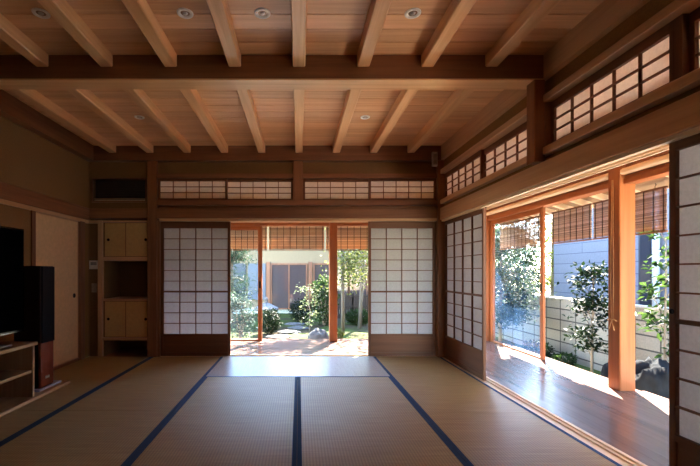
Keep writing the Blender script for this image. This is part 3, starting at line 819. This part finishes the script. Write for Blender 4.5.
def rock(name, label, x, y, sx, sy, sz, seed, mat, group=None, zo=-.04, rough=.10):
    bm = bmesh.new(); bmesh.ops.create_icosphere(bm, subdivisions=4, radius=1)
    for v in bm.verts:
        n = v.co.normalized()
        k = 1 + .28 * noise.noise(n * 1.4 + Vector((seed, seed * 2, 0))) + rough * noise.noise(n * 4 + Vector((seed, 5, 0))) + .04 * noise.noise(n * 11)
        v.co = Vector((n.x * sx * k, n.y * sy * k, max(-.2 * sz, n.z * sz * k)))
    m = bpy.data.meshes.new(name); bm.to_mesh(m); bm.free()
    for p in m.polygons: p.use_smooth = True
    o = bpy.data.objects.new(name, m); m.materials.append(mat); COL.objects.link(o)
    o.location = (x, y, zg(x, y) + .2 * sz + zo)
    return tag(o, label, 'rock', group, 'thing')

GREYROCK = plain('weathered_granite', (84, 82, 78), rough=.9, nz=.28, scale=9, bump=.6)
DARKROCK = plain('shade_dark_granite', (28, 30, 32), rough=.95, spec=.05, nz=.3, scale=7, bump=.6)  # tree shade put into the dark rock colour
LF_DARK = leaf_mat('camellia_leaf', (14, 26, 12), (36, 54, 27), .2, .35)
LF_MID = leaf_mat('garden_leaf', (34, 54, 26), (70, 92, 44), .35)
LF_LIGHT = leaf_mat('maple_leaf', (84, 96, 44), (142, 146, 84), .35)
LF_PALE = leaf_mat('pale_leaf', (92, 108, 70), (140, 150, 110), .35)
LF_PINE = leaf_mat('pine_needle', (28, 46, 32), (62, 84, 58), .3)
LF_GREY = leaf_mat('silver_leaf', (42, 60, 46), (98, 112, 94), .3)

# beyond the garden opening
tree('garden_pine', 'spreading blue green garden pine seen through the stacked glass doors', 'tree', -1.62, 9.3, 1.9, .06, (.45, 2.0, .5), 3600, .10, .022, LF_PINE, BARK, 3, branches=16)
tree('garden_shrub', 'grey green leafy shrub low behind the stacked glass doors', 'tree', -1.15, 7.5, .8, .02, (.15, .85, .3), 900, .07, .035, LF_GREY, BARK, 4, stems=3, branches=6)
bush('round_shrub', 'round dark shrub in front of the stone lantern', -.62, 8.4, .24, .24, .27, 1500, .05, .03, LF_DARK, 5)
bush('clipped_shrub', 'clipped dark round shrub under the house window', .05, 10.4, .33, .3, .30, 1700, .05, .028, LF_DARK, 6)
bush('leafy_shrub', 'mid green bushy shrub behind the pale sapling', .62, 9.6, .34, .34, .62, 1800, .075, .036, LF_MID, 7)
bush('low_shrub', 'low green shrub beneath the two pale trunks', 1.5, 9.9, .36, .26, .2, 1500, .06, .03, LF_MID, 8)
bush('fern_clump', 'small pale green clump beside the grey garden rock', .74, 7.5, .12, .1, .11, 350, .06, .02, LF_LIGHT, 9)
tree('pale_sapling', 'thin pale sapling with light leaves beside the rock', 'tree', .20, 7.8, 1.05, .011, (.3, 1.1, .3), 240, .055, .036, LF_PALE, PBARK, 10, branches=9, lean=.03)
tree('garden_tree', 'pale trunked tree with yellow green leaves, closer to the orange post', 'tree', .93, 8.3, 3.8, .042, (1.05, 3.9, .62), 3200, .075, .045, LF_LIGHT, PBARK, 12, 'yellow green trees past the orange post', branches=20, lean=.02, base=.35)
tree('garden_tree', 'pale trunked tree with yellow green leaves, closer to the shoji', 'tree', 1.42, 9.2, 4.0, .048, (.9, 4.0, .66), 3200, .075, .045, LF_LIGHT, PBARK, 14, 'yellow green trees past the orange post', branches=20, lean=.05, base=.3)
tree('tall_evergreen', 'tall dark evergreen standing behind the shoji by the corner post', 'tree', 2.75, 8.7, 4.6, .08, (1.3, 4.7, 1.0), 3000, .09, .05, LF_DARK, BARK, 17, branches=24, base=.25)
rock('garden_rock', 'rounded grey garden rock with a sunlit top beyond the deck', .38, 7.5, .22, .19, .22, 3, GREYROCK)
for i, (x, y, a, b) in enumerate(((-.72, 7.3, .3, .2), (-.42, 7.9, .26, .2), (-.22, 8.5, .24, .19), (.0, 9.1, .24, .18), (-.1, 9.8, .25, .18))):
    rock('stepping_stone', 'flat pale stepping stone in the garden path, %s from the deck' % ordn[i], x, y, a, b, .05, 20 + i, plain('path_stone', (78, 77, 75), rough=.9, nz=.15, scale=20, bump=.3), 'stepping stones of the garden path', zo=-.0)
# stone lantern
g = thing('stone_lantern', 'wide roofed snow viewing stone lantern behind the round shrub', 'stone lantern', (-.78, 9.3, zg(-.78, 9.3)))
GR = plain('lantern_granite', (104, 104, 102), rough=.9, nz=.15, scale=40, bump=.3)
for i in range(3):
    a = 2.1 * i + .4
    MB().tube([(.2 * math.cos(a), .2 * math.sin(a), -.03), (.15 * math.cos(a), .15 * math.sin(a), .10), (.08 * math.cos(a), .08 * math.sin(a), .2)], [.04, .045, .05], 8).build('leg', GR, g, smooth=True)
MB().lathe([(0, .18), (.17, .18), (.19, .21), (.17, .24), (0, .24)], n=6).build('base_slab', GR, g)
lb = MB()
for i in range(6):
    a = math.pi * 2 * (i + .5) / 6; x, y = .11 * math.cos(a), .11 * math.sin(a)
    lb.tube([(x, y, .24), (x, y, .42)], .03, 6)
lb.lathe([(.12, .24), (.12, .27), (0, .27)], n=6).lathe([(0, .40), (.12, .40), (.12, .43)], n=6)
lb.build('fire_box', GR, g)
MB().lathe([(0, .42), (.30, .42), (.33, .44), (.31, .47), (.20, .52), (.08, .58), (0, .59)], n=6).build('roof', GR, g)
MB().lathe([(0, .58), (.05, .58), (.055, .61), (.03, .63), (.05, .66), (.045, .69), (.0, .74)], n=16).build('finial', GR, g, smooth=True)

# house wing across the garden
h = thing('neighbouring_house', 'cream walled house with a dark framed window across the garden', 'house', (0, 12.5, -.35))
CREAM = plain('cream_render', (124, 110, 86), rough=.9, nz=.03)
hw = B(-7, 4.0, 0, 3.0, .28, 3.6); hw.build('wall', CREAM, h)
B(-7, 4.0, -.02, 0, 0, .28).build('stone_plinth', plain('plinth_stone', (150, 154, 140), rough=.9, nz=.15), h)
B(-7.4, 4.3, -.9, 3.2, 3.1, 3.2).build('roof', plain('roof_tile', (80, 82, 88), rough=.6), h)
PANE = plain('house_glass', (66, 58, 58), rough=.08, spec=.7, nz=.05)
HFR = wood('house_frame', (96, 62, 44), (128, 88, 62), 'Z')
for (xa, xb_) in ((-.86, .22), (.50, 1.55), (1.62, 2.7), (-3.6, -2.4)):
    wn = B(xa - .05, xb_ + .05, -.06, 0.0, .24, .28).box(xa - .05, xb_ + .05, -.06, 0, 1.66, 1.71).box(xa - .05, xa, -.06, 0, .28, 1.66).box(xb_, xb_ + .05, -.06, 0, .28, 1.66).build('window', HFR, h)
    B(xa, xb_, -.03, -.001, .28, 1.66).build('pane', PANE, wn)
    B((xa + xb_) / 2 - .02, (xa + xb_) / 2 + .02, -.045, -.03, .28, 1.66).build('mullion', HFR, wn)
B(-1.04, -.92, -.09, 0, 0, 1.75).build('pillar', HFR, h)
B(-1.62, -1.06, -.05, -.0, .55, 1.70).build('storm_shutter', plain('pale_shutter', (84, 90, 98), rough=.5, nz=.03), h)
B(-2.3, -1.7, -.05, -.0, .3, 1.70).build('storm_shutter', plain('blue_shutter', (52, 60, 68), rough=.5, nz=.05), h)
B(.30, .42, -.09, 0, 0, 1.75).build('pillar', HFR, h)

fn = thing('garden_fence', 'low dark wooden fence behind the pale trunked trees', 'fence', (.72, 11.2, zg(.72, 11.0) - .05))
FW = wood('fence_wood', (44, 36, 30), (66, 54, 44), 'Z', .8)
for i in range(4): B(.78 * i, .78 * i + .06, -.03, .03, 0, .78, c=.004).build('post', FW, fn)
for z in (.12, .38, .66): B(0, 2.4, -.045, -.03, z, z + .05).build('rail', FW, fn)
pm = MB()
for i in range(34): pm.box(.02 + .07 * i, .082 + .07 * i, -.03, -.015, .04, .74)
pm.build('slats', FW, fn)

# beyond the veranda side
w = thing('block_wall', 'grey concrete block boundary wall behind the garden shrubs', 'boundary wall', (4.8, 4.0, -.6))
B(0, .12, -6, 5.6, 0, 1.17).build('masonry', block_mat(), w)
B(-.01, .13, -6, 5.6, 1.17, 1.205, c=.004).build('coping', plain('coping_concrete', (168, 162, 150), rough=.9), w)
n_ = thing('neighbouring_building', 'blue grey sided building beyond the block wall', 'building', (6.5, 0, -.6))
B(0, 5, -5, 10.0, 0, 5.0).build('siding', siding_mat(), n_)
B(-.3, 5.3, -5.3, 10.3, 5.0, 5.15).build('roof', plain('roof_tile', (80, 82, 88)), n_)
MB().tube([(-.08, 7.05, 0), (-.08, 7.05, 5.0)], .055, 12).build('downpipe', plain('white_pipe', (160, 168, 180), rough=.4), n_, 'white vertical downpipe', smooth=True)
bw = B(-.04, 0, 7.16, 7.46, .9, 2.6).build('window', plain('dark_alu', (30, 33, 40), rough=.4), n_)
B(-.045, -.04, 7.2, 7.42, .95, 2.55).build('pane', plain('dark_glass', (34, 38, 48), rough=.1, nz=.02), bw)
for z in (1.2, 2.4, 3.6): B(-.15, 0, 6.98, 7.12, z, z + .03).build('pipe_clip', DARKM, n_)

tree('camellia', 'glossy dark green camellia against the block wall', 'shrub', 4.37, 5.85, 1.6, .02, (.5, 1.66, .27), 950, .085, .046, LF_DARK, BARK, 31, branches=13, stems=1, base=.2)
tree('young_tree', 'slender young tree with large bright leaves near the shoji edge', 'tree', 4.32, 4.62, 2.0, .016, (.6, 2.1, .22), 260, .11, .06, LF_MID, BARK, 33, branches=12, base=.25, lean=.02)
tree('flowering_shrub', 'dense silvery leafed tree seen through the sliding veranda glass door', 'tree', 3.95, 7.7, 2.4, .04, (.4, 2.35, .56), 4600, .085, .045, LF_GREY, BARK, 35, branches=18, base=.2)
bush('low_azalea', 'low dark shrub at the foot of the silvery tree', 4.35, 7.15, .24, .3, .16, 800, .05, .03, LF_DARK, 36)
bush('small_fern', 'small green clump at the foot of the block wall', 4.52, 6.65, .16, .16, .1, 260, .08, .025, LF_MID, 37)
bush('tall_hedge', 'tall dense green hedge behind the silvery leafed tree', 5.75, 10.75, .85, .5, 1.55, 6500, .10, .055, LF_MID, 44)
for i, (x, y, hh, lm) in enumerate(((7.5, 11.6, 4.0, LF_LIGHT), (6.2, 13.6, 3.4, LF_MID), (9.9, 12.6, 4.6, LF_LIGHT))):
    tree('boundary_tree', 'leafy tree beyond the garden corner, %s in the row from the house' % ordn[(1, 0, 2)[i]], 'tree', x, y, hh, .07, (.5, hh, .8), 2800, .12, .07, lm, BARK, 40 + i, 'trees beyond the garden corner', branches=24, base=.12)
for i, (x, y, a, b, c) in enumerate(((3.90, 4.28, .25, .24, .56), (4.18, 3.84, .17, .17, .42), (4.12, 5.05, .19, .18, .40), (4.52, 5.25, .16, .16, .24))):
    rock('garden_boulder', 'rough boulder with shade put into its dark colour, in the pile beyond the deck post, %s' % ('largest and nearest the deck', 'behind the largest one', 'beside the young tree', 'smallest by the block wall')[i], x, y, a, b, c, 60 + i, DARKROCK, 'boulders beyond the deck', rough=.24)
rock('flat_stone', 'flat pale stone on the moss beside the camellia', 4.28, 6.15, .24, .17, .05, 71, GREYROCK, zo=0)

# ------------------------------------------------------------------ camera, light, world
cam = bpy.data.objects.new('camera', bpy.data.cameras.new('camera')); COL.objects.link(cam)
cam.location = (0, 0, 1.078); cam.rotation_euler = (R(90), 0, 0)
cam.data.sensor_fit = 'HORIZONTAL'; cam.data.sensor_width = 36.0; cam.data.lens = 392 / 700 * 36
cam.data.shift_x = 51 / 700; cam.data.shift_y = 39 / 700
cam.data.clip_start = .05
scn.camera = cam

EL = 43.0; ax, ay = .40, .9165
sd = bpy.data.objects.new('sun', bpy.data.lights.new('sun', 'SUN')); COL.objects.link(sd)
ce = math.cos(R(EL)); to = Vector((ax * ce, ay * ce, math.sin(R(EL))))
sd.rotation_euler = to.to_track_quat('Z', 'Y').to_euler()
sd.data.energy = 9.5; sd.data.angle = R(.6); sd.data.color = (1.0, .92, .80)
W = bpy.data.worlds.new('sky'); scn.world = W; W.use_nodes = True
nt = W.node_tree; nt.nodes.clear()
so = nt.nodes.new('ShaderNodeOutputWorld'); bg = nt.nodes.new('ShaderNodeBackground'); sk = nt.nodes.new('ShaderNodeTexSky')
sk.sky_type = 'NISHITA'; sk.sun_disc = False; sk.sun_elevation = R(EL); sk.sun_rotation = math.atan2(ax, ay)
sk.air_density = 1.0; sk.dust_density = .15
nt.links.new(sk.outputs[0], bg.inputs[0]); nt.links.new(bg.outputs[0], so.inputs[0])
bg.inputs[1].default_value = .33

vs = scn.view_settings
scn.display_settings.display_device = 'sRGB'
vs.view_transform = 'Standard'; vs.look = 'None'; vs.gamma = 1.0; vs.use_curve_mapping = False
vs.exposure = 3.7
cy = scn.cycles
cy.max_bounces = 14; cy.diffuse_bounces = 8; cy.glossy_bounces = 4; cy.transmission_bounces = 6; cy.transparent_max_bounces = 16
cy.use_denoising = True
cy.sample_clamp_indirect = 12.0
cy.caustics_reflective = False; cy.caustics_refractive = False
